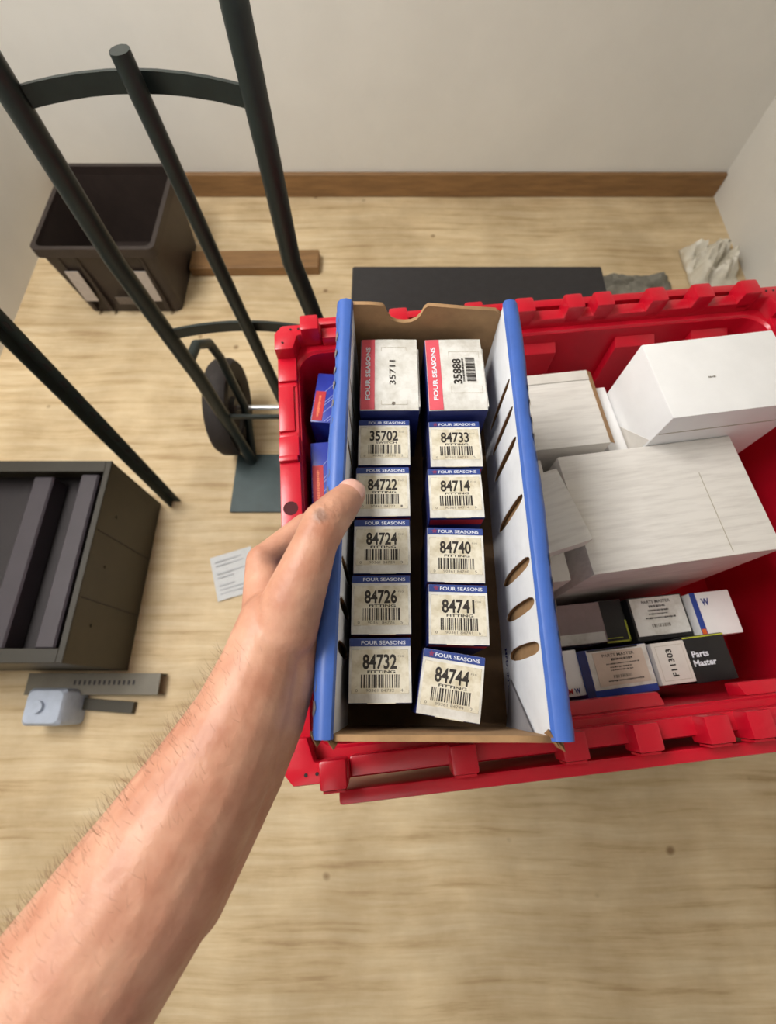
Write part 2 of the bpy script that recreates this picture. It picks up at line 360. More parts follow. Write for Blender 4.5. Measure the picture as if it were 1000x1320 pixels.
# the two lid halves hang down outside the long sides
for sy in (-1, 1):
    l = MB().box(-.30, .30, -.006, .006, -.235, -.004).build('lid_flap', M['red'], tote, (0, sy*.279, .318), (R(3)*sy, 0, 0), bevel=.003, seg=2, smooth=True)
    for k in range(5): MB().box(-.26+k*.115, -.20+k*.115, sy*.006-.004, sy*.006+.004, -.21, -.04).build('lid_rib', M['red'], l, bevel=.002)

# ------------------------------------------------------------------ cardboard tray
TRX = .0355
tray = empty('cardboard_tray', (TRX, .16, .85), (0, 0, R(-.4))); tag(tray, 'long blue-rimmed cardboard tray holding two rows of small boxes', 'tray')
TX0, TX1, TY0, TY1, TH = -.0695, .0705, -.182, .182, .12      # inner faces
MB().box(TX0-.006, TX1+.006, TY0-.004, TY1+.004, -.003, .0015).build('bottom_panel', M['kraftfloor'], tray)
def slot(yc, g=0):
    w = .0044 + .0016*max(0, min(1, (.10-yc)/.2))
    R_ = [(.030, .10), (.0345, .55), (.045, .85), (.062, 1.0), (.085, .95), (.104, .80), (.1125, .45), (.1145, .1)]
    return [(yc + (w+g)*k, z) for z, k in R_] + [(yc - (w+g)*k*.85, z) for z, k in R_[::-1]]
SL = [.102, .073, .043, -.010, -.062, -.093, -.125]
for sx in (-1, 1):
    xi = TX1 if sx > 0 else TX0
    # board in the (Y, Z) plane: local x -> Y, local y -> Z, local z -> X
    out = [(TY0, .001), (TY1, .001), (TY1, .121), (TY0, .121)]
    w_in = plate('side_wall', out, [slot(y) for y in SL], .0005, M['whiteboard'], tray, (xi + sx*.0004, 0, 0), (R(90), 0, R(90)))
    plate('wall_core', out, [slot(y, -.0003) for y in SL], .0020, M['kraftdk'], tray, (xi + sx*.0017, 0, 0), (R(90), 0, R(90)))
    MB().box(-.0012, .0012, TY0-.003, TY1+.003, 0, .118).build('wall_liner', M['kraft'], tray, (xi + sx*.0050, 0, 0))
    MB().box(-.0012, .0012, TY0-.003, TY1+.003, 0, .106).build('outer_panel', M['blue'], tray, (xi + sx*.0076, 0, 0))
    # rolled blue rim with a ragged lower outer edge
    rm = MB(); prof = [(0.0004, .1185), (-.0002, .1205), (.0012, .1235), (.0055, .1252), (.0105, .1240), (.0135, .1205), (.0148, .1150)]
    n = 72; rings = []
    for i in range(n+1):
        y = TY0 - .002 + (TY1-TY0+.004)*i/n
        wob = .0009*math.sin(i*.21+sx) + .0006*noise.noise((i*.4, sx, 0))
        tear = .0018*(1 if noise.noise((i*.35, 3+sx, 1)) > .0 else 0) + .0008*random.random()
        pf = [(sx*(a+wob*(a/.0148)), z) for a, z in prof[:-1]] + [(sx*(prof[-1][0]+wob), prof[-1][1] - tear)]
        inn = [(sx*(a+wob*(a/.0148)) - sx*.0012*(a/.0148), z-.0014) for a, z in prof[::-1]]
        inn[0] = (inn[0][0], pf[-1][1])
        rings.append([(xi + a, y, z) for a, z in pf + inn])
    rm.loft(rings, True, True)
    rim = rm.build('rolled_rim', M['blue'], tray, smooth=True)
    # grey torn flecks along the perforated outer edge
    fl = MB()
    for i in range(20):
        y = TY0 + .010 + i*(TY1-TY0-.02)/20 + random.uniform(-.002, .002); l = random.uniform(.006, .010)
        A = [(.0104, .1246), (.0127, .1222), (.0141, .1190)]
        fl.add([(xi+sx*a, y+l*q, z) for q in (0, .5, 1) for a, z in ([A[1], A[2]] if q != .5 else [(.0116, .1236), A[2]])], [(0, 1, 3, 2), (2, 3, 5, 4)])
    fo = fl.build('torn_perforation', mat('grey_torn', sr(128, 122, 122), .8, .3, 200), tray); fo['kind'] = 'stuff'
# end walls; the far one has a thumb notch
nx = lambda p: p - TRX
notch = [(TX0-.002, 0), (TX1+.002, 0), (TX1+.002, .108), (TX1-.006, .114), (.030, .1165), (.001, .1195), (-.0025, .1160), (-.0055, .108), (-.0095, .1022), (-.0145, .0992), (-.021, .0983), (-.028, .0992), (-.0335, .1022), (-.0372, .108), (-.0400, .1165), (-.0425, .1195), (-.055, .1205), (TX0-.002, .1205)]
plate('end_wall', notch, [], .004, M['kraft'], tray, (0, TY1+.001, 0), (R(90), 0, 0))
front = [(TX0-.002, 0), (TX1+.002, 0), (TX1+.002, .118), (.05, .1165), (.02, .119), (-.01, .1165), (-.04, .1185), (TX0-.002, .119)]
plate('end_wall', front, [], .004, M['kraft'], tray, (0, TY0-.001, 0), (R(90), 0, 0))
# torn kraft tufts at the near corners
for sx, xi in ((-1, TX0), (1, TX1)):
    tf = MB()
    for k in range(7):
        x = xi + sx*random.uniform(-.002, .013); y = TY0 - .001 + random.uniform(-.004, .004)
        tf.add([(x-.003, y, .114), (x+.003, y+.001, .115), (x+.001, y-.003, .1225), (x-.002, y+.003, .121)], [(0, 1, 2), (0, 2, 3), (1, 3, 2), (0, 3, 1)])
    tf.build('torn_corner', M['kraftdk'], tray)['kind'] = 'stuff'
# folded-in grey corner gusset and the printed line on the inner right wall
gm = MB(); X = TX1 - .0006
gm.add([(X, TY0+.001, .004), (X, TY0+.040, .030), (X, TY0+.001, .085)], [(0, 1, 2)])
gm.add([(X-.0012, TY0+.001, .004), (X-.0012, TY0+.040, .030), (X-.0012, TY0+.001, .085)], [(2, 1, 0)])
gm.build('corner_gusset', mat('grey_board', sr(150, 148, 152), .6, .1, 30), tray)
tm = MB(); vs_, fs_ = text2d('MFD. IN U.S.A.', .01)
tm.add([(TX1-.0004, -.117 - u*.050, .0165 + v*.0068) for u, v in vs_], fs_)
tm.build('printed_lettering', M['inkblue'], tray)

# ------------------------------------------------------------------ small cartons in the tray
def carton(name, label, cx, cy, w, d, h, yaw, body, group, base=.8516, tilt=(0, 0)):
    e = empty(name, (cx, cy, base), (R(tilt[0]), R(tilt[1]), R(yaw))); tag(e, label, 'box', group)
    MB().box(-w/2, w/2, -d/2, d/2, 0, h-.0008).build('carton_body', body, e, bevel=.0012, seg=2, smooth=True)
    return e
def top_flap(e, w, d, h, m, bow=.0012, tab=True):
    """closing flap: slightly bowed sheet with a tucked near edge"""
    f = MB(); n = 8; top = []; bot = []
    ww = w - .0012; dd = d - .0010
    rows = []
    for j in range(n+1):
        y = -dd/2 + dd*j/n; z = bow*(1-(2*j/n-1)**2) + (0 if j else -.0006)
        rows.append((y, z))
    T = [[(-ww/2 + ww*i/4, y, h + z + bow*.3*(1-(2*i/4-1)**2)) for i in range(5)] for y, z in rows]
    B = [[(x, y, h - .0010) for x, y, z in r] for r in T]
    vs = [p for r in T for p in r] + [p for r in B for p in r]; o = (n+1)*5; fs = []
    for j in range(n):
        for i in range(4):
            a = j*5+i; fs.append((a, a+1, a+6, a+5)); fs.append((o+a+5, o+a+6, o+a+1, o+a))
    for i in range(4): fs.append((i+1, i, o+i, o+i+1)); a = n*5+i; fs.append((a, a+1, o+a+1, o+a))
    for j in range(n): a = j*5; fs.append((a, a+5, o+a+5, o+a)); a = j*5+4; fs.append((a+5, a, o+a, o+a+5))
    f.add(vs, fs)
    fl = f.build('top_flap', m, e, smooth=True)
    return fl
def conform(me, w, d, h, bow, dz):
    ww = w-.0012; dd = d-.0010
    for v in me.vertices:
        t = max(-1, min(1, v.co.y/(dd/2))); u = max(-1, min(1, v.co.x/(ww/2)))
        v.co.z += bow*(1-t*t) + bow*.3*(1-u*u)

def fitting(num, kind, cx, cy, yaw, label, tilt=(0, 0), h=.0775, w=.0478, d=.0474, star=True, dirty=False):
    e = carton('fitting_box', label, cx, cy, w, d, h, yaw, M['navy'], 'small parts boxes in the tray', tilt=tilt)
    bow = .0009
    fl = top_flap(e, w, d, h, M['labelw'], bow)
    fx = lambda u: -w/2 + u*w
    fy = lambda v: d/2 - v*d            # v runs from the far edge to the near edge
    z = h + .00025
    def part(nm, mb, m):
        if nm == 'blue_band':
            pass
        me = mb.mesh(nm); conform(me, w, d, h, bow, 0); return link(nm, me, m, fl)
    # blue band
    bb = MB(); nseg = 6
    for i in range(nseg):
        for (va, vb) in ((.012, .075), (.075, .14)):
            bb.quad((fx(.014+.972*i/nseg), fy(vb), z), (fx(.014+.972*(i+1)/nseg), fy(vb), z), (fx(.014+.972*(i+1)/nseg), fy(va), z), (fx(.014+.972*i/nseg), fy(va), z))
    part('blue_band', bb, M['band'])
    z2 = z + .00022
    tx = MB(); put_text(tx, 'FOUR SEASONS', fx(.20), fx(.91), fy(.112), fy(.052), z2, .012); part('band_lettering', tx, M['inkwhite'])
    if star:
        st = MB(); a, bq = fx(.135), fy(.075); r1 = .0026
        pts = [(a + (r1 if k % 2 == 0 else r1*.45)*math.cos(R(90+k*36)), bq + (r1 if k % 2 == 0 else r1*.45)*math.sin(R(90+k*36)), z2) for k in range(10)]
        st.add(pts, [tuple(range(10))]); part('red_emblem', st, mat('faded_red_print', sr(128, 52, 92), .5))
    sk = MB(); ns = 6
    for i in range(ns):
        for j in range(ns):
            ua, ub, va, vb = .05+.90*i/ns, .05+.90*(i+1)/ns, .19+.665*j/ns, .19+.665*(j+1)/ns
            sk.quad((fx(ua), fy(vb), z-.0001), (fx(ub), fy(vb), z-.0001), (fx(ub), fy(va), z-.0001), (fx(ua), fy(va), z-.0001))
    me = sk.mesh('sticker'); conform(me, w, d, h, bow, 0); stk = link('sticker', me, M['label'], fl)
    tx = MB(); put_text(tx, num, fx(.225), fx(.765), fy(.495), fy(.262), z, .028)
    put_text(tx, kind, fx(.30 if kind == 'FITTING' else .34), fx(.74), fy(.553), fy(.510), z, .025)
    part('part_number', tx, M['ink'])
    bc = MB(); put_bars(bc, fx(.20), fx(.81), fy(.77), fy(.572), z, int(num)); part('barcode', bc, M['ink'])
    sm = MB(); put_text(sm, 'F10', fx(.785), fx(.875), fy(.31), fy(.28), z, 0)
    put_text(sm, '0', fx(.115), fx(.15), fy(.83), fy(.785), z); put_text(sm, '90361 ' + num, fx(.28), fx(.72), fy(.83), fy(.785), z); put_text(sm, str(int(num) % 7), fx(.82), fx(.855), fy(.83), fy(.785), z)
    part('small_print', sm, M['inkgrey'])
    ln = MB(); frame_lines(ln, fx(.05), fx(.95), fy(.855), fy(.19), z, .00025); part('border_line', ln, M['inkline'])
    # printed sides: red stripe on the front, pale diagonals on the left
    MB().quad((-w/2+.001, -d/2-.0002, h-.016), (w/2-.001, -d/2-.0002, h-.016), (w/2-.001, -d/2-.0002, h-.004), (-w/2+.001, -d/2-.0002, h-.004)).build('red_stripe', M['redprint'], e)
    dg = MB()
    for k in range(5):
        y = -d/2 + .004 + k*.009; dg.quad((-w/2-.0002, y, h-.035), (-w/2-.0002, y+.0008, h-.035), (-w/2-.0002, y+.0088, h-.004), (-w/2-.0002, y+.008, h-.004))
    dg.build('diagonal_lines', M['inkgrey'], e)
    # tuck-flap gap at the near edge
    MB().box(fx(.30), fx(.74), -d/2-.0001, -d/2+.0006, h-.0006, h+.0003).build('tuck_tab', M['label'], fl, bevel=.0002)
    return e
ROWL = 'in the left row of the tray'; ROWR = 'in the right row of the tray'
small = [
 ('35702', 'SWITCH', -.0035, .2190, 0.3, 'small white-topped box numbered 35702 and marked SWITCH', False),
 ('84722', 'FITTING', -.0045, .1695, 0.6, 'small white-topped FITTING box numbered 84722, next to the thumb', False),
 ('84724', 'FITTING', -.0050, .1195, 0.4, 'small white-topped FITTING box numbered 84724, third from the far end of the left row', False),
 ('84726', 'FITTING', -.0055, .0708, 0.5, 'small white-topped FITTING box numbered 84726, second from the near end of the left row', False),
 ('84732', 'FITTING', -.0060, .0212, 0.4, 'small white-topped FITTING box numbered 84732, nearest in the left row', False),
 ('84733', 'FITTING', .0615, .2172, 0.6, 'small white-topped FITTING box numbered 84733, just in front of the box 35888', True),
 ('84714', 'FITTING', .0592, .1682, 0.8, 'small white-topped FITTING box numbered 84714, second below the box 35888 in the right row', True),
 ('84740', 'FITTING', .0560, .1118, -1.6, 'small white-topped FITTING box numbered 84740 with a stained label', True),
 ('84741', 'FITTING', .0556, .0630, -1.6, 'small white-topped FITTING box numbered 84741, just behind the askew box', True),
 ('84744', 'FITTING', .0473, .0105, -9.2, 'small white-topped FITTING box numbered 84744, turned askew at the near end', True),
]
for num, kind, cx, cy, yaw, lab, star in small: fitting(num, kind, cx, cy, yaw, lab, star=star)

def big(num, cx, cy, yaw, label, w=.0550, d=.0825, h=.0880, boldno=True):
    e = carton('switch_box', label, cx, cy, w, d, h, yaw, M['navy'], 'tall boxes at the far end of the tray')
    bow = .0016; fl = top_flap(e, w, d, h, M['labelw'], bow)
    fx = lambda u: -w/2 + u*w
    fy = lambda v: d/2 - v*d
    z = h + .00025; z2 = z + .0002
    def part(nm, mb, m): me = mb.mesh(nm); conform(me, w, d, h, bow, 0); return link(nm, me, m, fl)
    bb = MB(); n = 8
    for i in range(n): bb.quad((fx(.014), fy(.99-.98*i/n), z), (fx(.25), fy(.99-.98*i/n), z), (fx(.25), fy(.99-.98*(i+1)/n), z), (fx(.014), fy(.99-.98*(i+1)/n), z))
    part('red_band', bb, M['pink'])
    # rotated lettering: reads from the near edge upward
    fn = lambda a, bq: (fx(bq), fy(1-a))        # a = along the far direction 0..1 ; bq: 0 left .. 1 right, text top points left
    def rt(mb, s, a0, a1, u0, u1, zz, bold=0.0):
        vs, fs = text2d(s, bold); mb.add([(fx(u1 - v*(u1-u0)), fy(1-(a0 + u*(a1-a0))), zz) for u, v in vs], fs)
    t1 = MB(); rt(t1, 'FOUR SEASONS', .13, .87, .095, .175, z2, .03); part('band_lettering', t1, M['inkwhite'])
    t2 = MB(); rt(t2, num, .33 if not boldno else .34, .67 if not boldno else .69, .50 if not boldno else .45, .605 if not boldno else .60, z2, .018 if boldno else .004); part('part_number', t2, M['ink'])
    if boldno:
        t3 = MB(); rs = random.Random(8); a = .37
        while a < .70: k = rs.uniform(.008, .024); t3.quad((fx(.615), fy(1-a), z2), (fx(.645), fy(1-a), z2), (fx(.645), fy(1-a-k), z2), (fx(.615), fy(1-a-k), z2)); a += k + .008
        rg = random.Random(3); a = .36
        while a < .70:
            k = rg.choice((.004, .006, .01)); t3.quad((fx(.68), fy(1-a), z2), (fx(.84), fy(1-a), z2), (fx(.84), fy(1-a-k), z2), (fx(.68), fy(1-a-k), z2)); a += k + rg.choice((.005, .008, .011))
        part('barcode', t3, M['ink'])
    ln = MB(); frame_lines(ln, fx(.36 if not boldno else .40), fx(.80 if not boldno else .93), fy(.93 if not boldno else .78), fy(.13 if not boldno else .20), z, .0003); part('border_line', ln, M['inkline'])
    if not boldno:
        MB().quad((fx(.535), fy(.925), h+.0014), (fx(.565), fy(.935), h+.0014), (fx(.60), fy(.90), h+.0014), (fx(.55), fy(.893), h+.0014)).build('ink_smudge', M['inkgrey'], fl)
    # side flap edge standing a little proud along the right
    MB().box(w/2-.0004, w/2+.0008, -d/2+.004, d/2-.012, h-.012, h-.0005).build('side_flap', M['labelw'], e)
    return e
big('35711', .0012, .2872, .3, 'tall white-topped box numbered 35711 with a red band', boldno=False)
big('35888', .0640, .2872, 1.2, 'tall white-topped box numbered 35888 with red band and barcode')

# ------------------------------------------------------------------ boxes in the tote
def wbox(name, label, loc, yaw, w, d, h, m, group=None, tilt=(0, 0), seam=True, bev=.002):
    e = empty(name, loc, (R(tilt[0]), R(tilt[1]), R(yaw))); tag(e, label, 'box', group)
    MB().box(-w/2, w/2, -d/2, d/2, 0, h).build('carton_body', m, e, bevel=bev, seg=2, smooth=True)
    return e
TB = .508   # inner floor of the tote
G = 'white cartons in the red tote'
# A: greyish carton by the tray with an open kraft side
ZA = .795-TB
e = wbox('white_carton', 'greyish white carton with a kraft edge beside the tray rim', (.205, .345, TB), 7, .135, .112, ZA, M['cartons'], G)
MB().box(-.066, .066, .040, .055, ZA+.0002, ZA+.0015).build('tuck_flap', M['carton'], e, bevel=.0005)
MB().add([(.066, -.055, ZA+.0005), (.066, .055, ZA+.0005), (.0735, .055, ZA-.004), (.0735, -.055, ZA-.004), (.066, -.055, ZA-.0005), (.066, .055, ZA-.0005), (.0735, .055, ZA-.005), (.0735, -.055, ZA-.005)], [(0,3,2,1),(4,5,6,7),(0,1,5,4),(3,7,6,2),(0,4,7,3),(1,2,6,5)]).build('side_flap', M['kraft'], e)
# B: bright tall carton
ZB = .86-TB
e = wbox('white_carton', 'bright white carton standing highest at the right', (.391, .353, TB), 8, .165, .104, ZB, M['cartonb'], G)
MB().box(-.080, .080, -.0525, -.0516, ZB-.035, ZB-.034).build('flap_seam', M['inkline'], e)
MB().add([(-.0829, -.05, ZB-.18), (-.0829, .02, ZB-.115), (-.0829, -.05, ZB-.05), (-.0824, -.05, ZB-.18), (-.0824, .02, ZB-.115), (-.0824, -.05, ZB-.05)], [(0, 2, 1), (3, 4, 5), (0, 1, 4, 3), (1, 2, 5, 4), (2, 0, 3, 5)]).build('end_flap', M['carton'], e)
sm = MB(); scribble(sm, -.022, -.013, -.006, -.003, ZB+.0004, 3); sm.build('tiny_mark', M['inkgrey'], e)
# C: narrow carton between
wbox('white_carton', 'narrow white carton wedged between the two cartons at the back', (.2930, .349, TB), 8, .025, .10, .262, M['cartonb'], G)
# D: big flat carton
ZD = .80-TB
e = wbox('white_carton', 'widest white carton with scuffed top across the middle', (.325, .216, TB), 8, .22, .148, ZD, M['cartons'], G)
MB().box(.052, .0526, -.070, .03, ZD+.0001, ZD+.0004).build('flap_seam', M['inkline'], e)
# E: thin carton lying half under the tray, its corner over D
e = wbox('white_carton', 'thin white carton half hidden under the tray rim', (.150, .185, .8005), 18, .12, .09, .024, M['cartons'], G, bev=.001)
wbox('white_carton', 'white carton below the tray that carries the thin carton', (.136, .19, TB), 6, .115, .15, .2915, M['carton'], G)
# a plain carton carrying the tray from below
wbox('white_carton', 'white carton standing directly beneath the tray', (.040, .20, TB), 4, .055, .16, .338, M['carton'], G)

# parts boxes along the near wall of the tote
G2 = 'small parts boxes near the front wall of the tote'
def pbox(name, label, x, y, ztop, yaw, w, d, m, h=.15, tilt=(0, 0)):
    global H0; h = H0 = ztop - TB
    e = empty(name, (x, y, ztop-h), (R(tilt[0]), R(tilt[1]), R(yaw))); tag(e, label, 'box', G2)
    MB().box(-w/2, w/2, -d/2, d/2, 0, h).build('carton_body', m, e, bevel=.0015, seg=2, smooth=True)
    return e
def plabel(e, w, d, h, lines, m=None, x0=-.45, x1=.45, y0=-.42, y1=.42, bars=True, ink='ink', seed=1):
    l = MB().box(x0*w, x1*w, y0*d, y1*d, h, h+.0005).build('paper_label', m or M['labelw'], e)
    t = MB(); W = (x1-x0)*w; D = (y1-y0)*d
    for q, (s, u0, u1, v0, v1, bo) in enumerate(lines):
        if s == '': scribble(t, x0*w+u0*W, x0*w+u1*W, y0*d+v0*D, y0*d+v1*D, h+.0007, seed*20+q); continue
        put_text(t, s, x0*w+u0*W, x0*w+u1*W, y0*d+v0*D, y0*d+v1*D, h+.0007, bo)
    t.build('lettering', M[ink], l)
    if bars:
        bq = MB(); put_bars(bq, x0*w+.30*W, x0*w+.66*W, y0*d+.20*D, y0*d+.29*D, h+.0007, seed, n=40); bq.build('barcode', M['inkgrey'], l)
    return l
H0 = .15
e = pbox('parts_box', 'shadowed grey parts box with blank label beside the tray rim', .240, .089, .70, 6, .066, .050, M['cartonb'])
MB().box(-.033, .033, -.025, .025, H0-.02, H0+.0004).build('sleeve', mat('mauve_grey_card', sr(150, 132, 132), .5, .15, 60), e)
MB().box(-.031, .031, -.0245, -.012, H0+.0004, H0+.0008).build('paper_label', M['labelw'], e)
e = pbox('parts_box', 'black parts box with a lime corner stripe', .289, .094, .695, 6, .032, .054, M['blackcard'])
MB().box(-.0155, .0155, -.0265, -.0245, H0, H0+.0005).build('lime_stripe', M['yellow'], e); MB().box(.0135, .0155, -.0265, .0, H0, H0+.0005).build('lime_stripe', M['yellow'], e)
MB().box(-.014, .006, -.0215, -.0205, H0, H0+.0005).build('lime_stripe', M['yellow'], e)
e = pbox('parts_box', 'white-labelled parts box reading PARTS MASTER in the farther row', .345, .098, .702, 6, .072, .054, M['blackcard'])
plabel(e, .072, .054, H0, [('PARTS MASTER', .22, .78, .84, .92, .015), ('', .34, .66, .72, .79, .01), ('', .30, .70, .62, .67, 0), ('', .30, .68, .53, .57, 0), ('', .22, .8, .42, .47, 0)], x0=-.46, x1=.47, y0=-.40, y1=.47, seed=5)
e = pbox('parts_box', 'white parts box with a blue and orange edge and a W', .412, .102, .71, 6, .052, .054, M['cartonb'])
MB().box(-.026, -.019, -.027, .027, H0, H0+.0005).build('blue_edge', M['cobalt'], e); MB().box(-.0255, -.020, -.027, -.018, H0+.0005, H0+.0008).build('orange_corner', M['orange'], e)
t = MB(); put_text(t, 'W', -.014, -.004, .010, .019, H0+.0005, .03); t.build('lettering', M['inkblue'], e)
# nearer row
e = pbox('parts_box', 'small white parts box with red and blue letters, half behind the tray rim', .196, .027, .738, 7, .050, .050, M['cartonb'])
t = MB(); put_text(t, 'W', .012, .019, -.0225, -.0165, H0+.0005, .04); t.build('lettering', M['inkblue'], e)
t = MB(); put_text(t, 'IM', .003, .010, -.0225, -.0165, H0+.0005, .04); t.build('red_lettering', M['redprint'], e)
t = MB(); put_text(t, 'U', .002, .007, -.004, .003, H0+.0005, .04); t.build('black_lettering', M['ink'], e)
e = pbox('parts_box', 'blue parts box with a PARTS MASTER label in the nearer row', .262, .031, .740, 7, .082, .052, M['cobalt'])
MB().box(-.031, .040, -.018, .0255, H0, H0+.0004).build('white_panel', M['labelw'], e)
plabel(e, .082, .052, H0+.0005, [('PARTS MASTER', .18, .82, .84, .93, .015), ('', .34, .76, .71, .79, .015), ('', .22, .88, .60, .64, 0), ('', .28, .72, .50, .54, 0), ('', .28, .72, .41, .45, 0), ('', .18, .88, .10, .15, 0)], m=mat('label_tan', sr(214, 198, 182), .5, .1, 60), x0=-.30, x1=.42, y0=-.28, y1=.42, seed=9)
MB().box(-.041, -.032, -.026, .026, H0, H0+.0005).build('navy_edge', M['navy'], e)
MB().box(-.03, .03, .0235, .0255, H0+.0004, H0+.0012).build('flap_gap', M['blackcard'], e)
e = pbox('parts_box', 'white parts box numbered F11303 sideways', .326, .040, .742, 7, .040, .046, M['carton'])
t = MB(); vs_, fs_ = text2d('F11303', .02)
t.add([(.002 - v*.007, -.015 + u*.030, H0+.0005) for u, v in vs_], fs_); t.build('lettering', M['ink'], e)
t = MB(); frame_lines(t, -.016, .016, -.019, .019, H0+.0004, .0003); t.build('border_line', M['inkline'], e)
e = pbox('parts_box', 'black parts box reading Parts Master in white and gold', .374, .046, .735, 7, .050, .052, M['blackcard'])
t = MB(); put_text(t, 'Parts', -.020, .0, .002, .009, H0+.0005, .03); put_text(t, 'Master', -.021, .006, -.008, -.001, H0+.0005, .03); t.build('lettering', M['inkwhite'], e)
MB().box(-.025, .025, .0235, .025, H0, H0+.0005).build('gold_stripe', M['yellow'], e)
# row of plain stock below carries them
# blue boxes on the left side of the tote
def bluebox(label, x, y, ztop, yaw, w, d, seed):
    h = ztop - TB; e = empty('blue_box', (x, y, ztop-h), (0, 0, R(yaw))); tag(e, label, 'box', 'blue boxes along the left wall of the tote')
    MB().box(-w/2, w/2, -d/2, d/2, 0, h).build('carton_body', mat('blue_gloss', sr(44, 62, 168), .25, .25, 40, spec=.6), e, bevel=.0015, seg=2, smooth=True)
    dg = MB()
    def seg(c, t):      # clipped 45-degree stripe y = x*1.25 + c
        xs = [x for x in (-w*.49, w*.49, (-d*.49-c)/1.25, (d*.49-c)/1.25) if -w*.491 <= x <= w*.491 and -d*.491 <= x*1.25+c <= d*.491]
        if len(xs) >= 2:
            xa, xb = min(xs), max(xs); dg.quad((xa, xa*1.25+c, h+.0003), (xb, xb*1.25+c, h+.0003), (xb-t, xb*1.25+c, h+.0003), (xa-t*.0, xa*1.25+c+t, h+.0003))
    for c in (-.030, -.025, -.008, .004, .009, .028): seg(c, .0011)
    dg.build('diagonal_lines', mat('pale_blue_ink', sr(150, 160, 215), .4), e)['kind'] = 'stuff'
    rl = MB().box(-w*.47, -w*.47+.0135, -d*.47, d*.12, h, h+.0005).build('red_label', M['redprint'], e)
    t = MB(); scribble(t, 0, d*.44, 0, .004, 0, seed); t.v = [(-w*.47+.009-y_, -d*.40+x_, h+.0008) for x_, y_, z_ in t.v]; t.build('fine_print', mat('gold_ink', sr(236, 130, 90), .4), rl)['kind'] = 'stuff'
    return e
bluebox('blue glossy box with red label, farther of the two beside the left rim', -.070, .374, .78, -5, .058, .078, 1)
bluebox('blue glossy box with red label, next to the thumb', -.066, .264, .78, 5, .060, .088, 2)
bluebox('blue glossy box under the forearm', -.046, .150, .775, 6, .060, .09, 3)
# ------------------------------------------------------------------ hand truck
ht = empty('hand_truck', (0, 0, 0)); tag(ht, 'dark green hand truck with black wheel standing upright on the floor', 'hand truck')
rail = M['green']
def arc(p0, p1, p2, n=10):
    p0, p1, p2 = map(Vector, (p0, p1, p2)); return [(1-t)**2*p0 + 2*t*(1-t)*p1 + t*t*p2 for t in [k/n for k in range(n+1)]]
MB().tube([(-.426, .695, .012), (-.442, .70, .40), (-.470, .70, .72), (-.470, .70, 1.10), (-.455, .71, 1.16)], .0165, 14).build('side_rail', rail, ht, smooth=True)
MB().tube([(-.098, .695, .012), (-.112, .70, .40), (-.166, .70, .72), (-.166, .70, 1.10), (-.181, .71, 1.16)], .0165, 14).build('side_rail', rail, ht, smooth=True)
MB().tube([(-.262, .70, .25), (-.272, .70, .40), (-.296, .70, .72), (-.312, .70, 1.0)], .0125, 12).build('centre_rail', rail, ht, smooth=True)
MB().tube(arc((-.455, .71, 1.16), (-.318, .74, 1.34), (-.181, .71, 1.16)), .0165, 14).build('top_handle', rail, ht, smooth=True)
def bar(p, t, h, name):
    m_ = MB(); rings = []
    for q in p: q = Vector(q); rings.append([(q.x, q.y-t, q.z-h), (q.x, q.y+t, q.z-h), (q.x, q.y+t, q.z+h), (q.x, q.y-t, q.z+h)])
    m_.loft(rings, True, True); return m_.build(name, rail, ht)
bar(arc((-.452, .70, .545), (-.29, .735, .560), (-.128, .70, .545)), .003, .012, 'cross_brace')
bar(arc((-.475, .70, .95), (-.318, .745, .97), (-.160, .70, .95)), .003, .012, 'cross_brace')
bar([(-.435, .70, .245), (-.104, .70, .245)], .004, .006, 'cross_brace')
MB().box(-.474, -.085, .522, .718, .003, .009).build('nose_plate', M['plate'], ht, bevel=.0015)
for sx, x in ((-1, -.468), (1, -.050)):
    # wheel > tyre, hub
    w = empty('wheel', (x, .80, .142)); w.parent = ht
    n = 40; prof = [(.085, -.022), (.108, -.032), (.130, -.030), (.140, -.016), (.140, .016), (.130, .030), (.108, .032), (.085, .022)]
    lm = MB(); lm.loft([[(pz, pr*math.cos(2*math.pi*k/n), pr*math.sin(2*math.pi*k/n)) for pr, pz in prof] for k in range(n)] + [[(pz, pr, 0) for pr, pz in prof]])
    lm.build('tyre', M['tyre'], w, smooth=True)
    hb = MB(); prof = [(0, -.012), (.03, -.024), (.034, -.012), (.078, -.008), (.086, -.018), (.086, .018), (.078, .008), (.034, .012), (.03, .024), (0, .024)]
    hb.loft([[(pz, pr*math.cos(2*math.pi*k/n), pr*math.sin(2*math.pi*k/n)) for pr, pz in prof] for k in range(n)] + [[(pz, pr, 0) for pr, pz in prof]])
    hb.build('hub', M['hub'], w, smooth=True)
MB().tube([(-.50, .80, .142), (-.03, .80, .142)], .0075, 14).build('axle', M['steel'], ht, smooth=True)
for x0, s in ((-.445, 1), (-.112, -1)):
    # bent strap from the rail over the wheel, down past the axle to the plate
    pts = [(x0, .70, .46), (x0+s*.006, .755, .455), (x0+s*.018, .79, .42), (x0+s*.022, .80, .36), (x0+s*.024, .80, .16), (x0+s*.022, .79, .10), (x0+s*.020, .715, .012)]
    MB().tube(pts, .0115, 10).build('wheel_bracket', rail, ht, smooth=True)

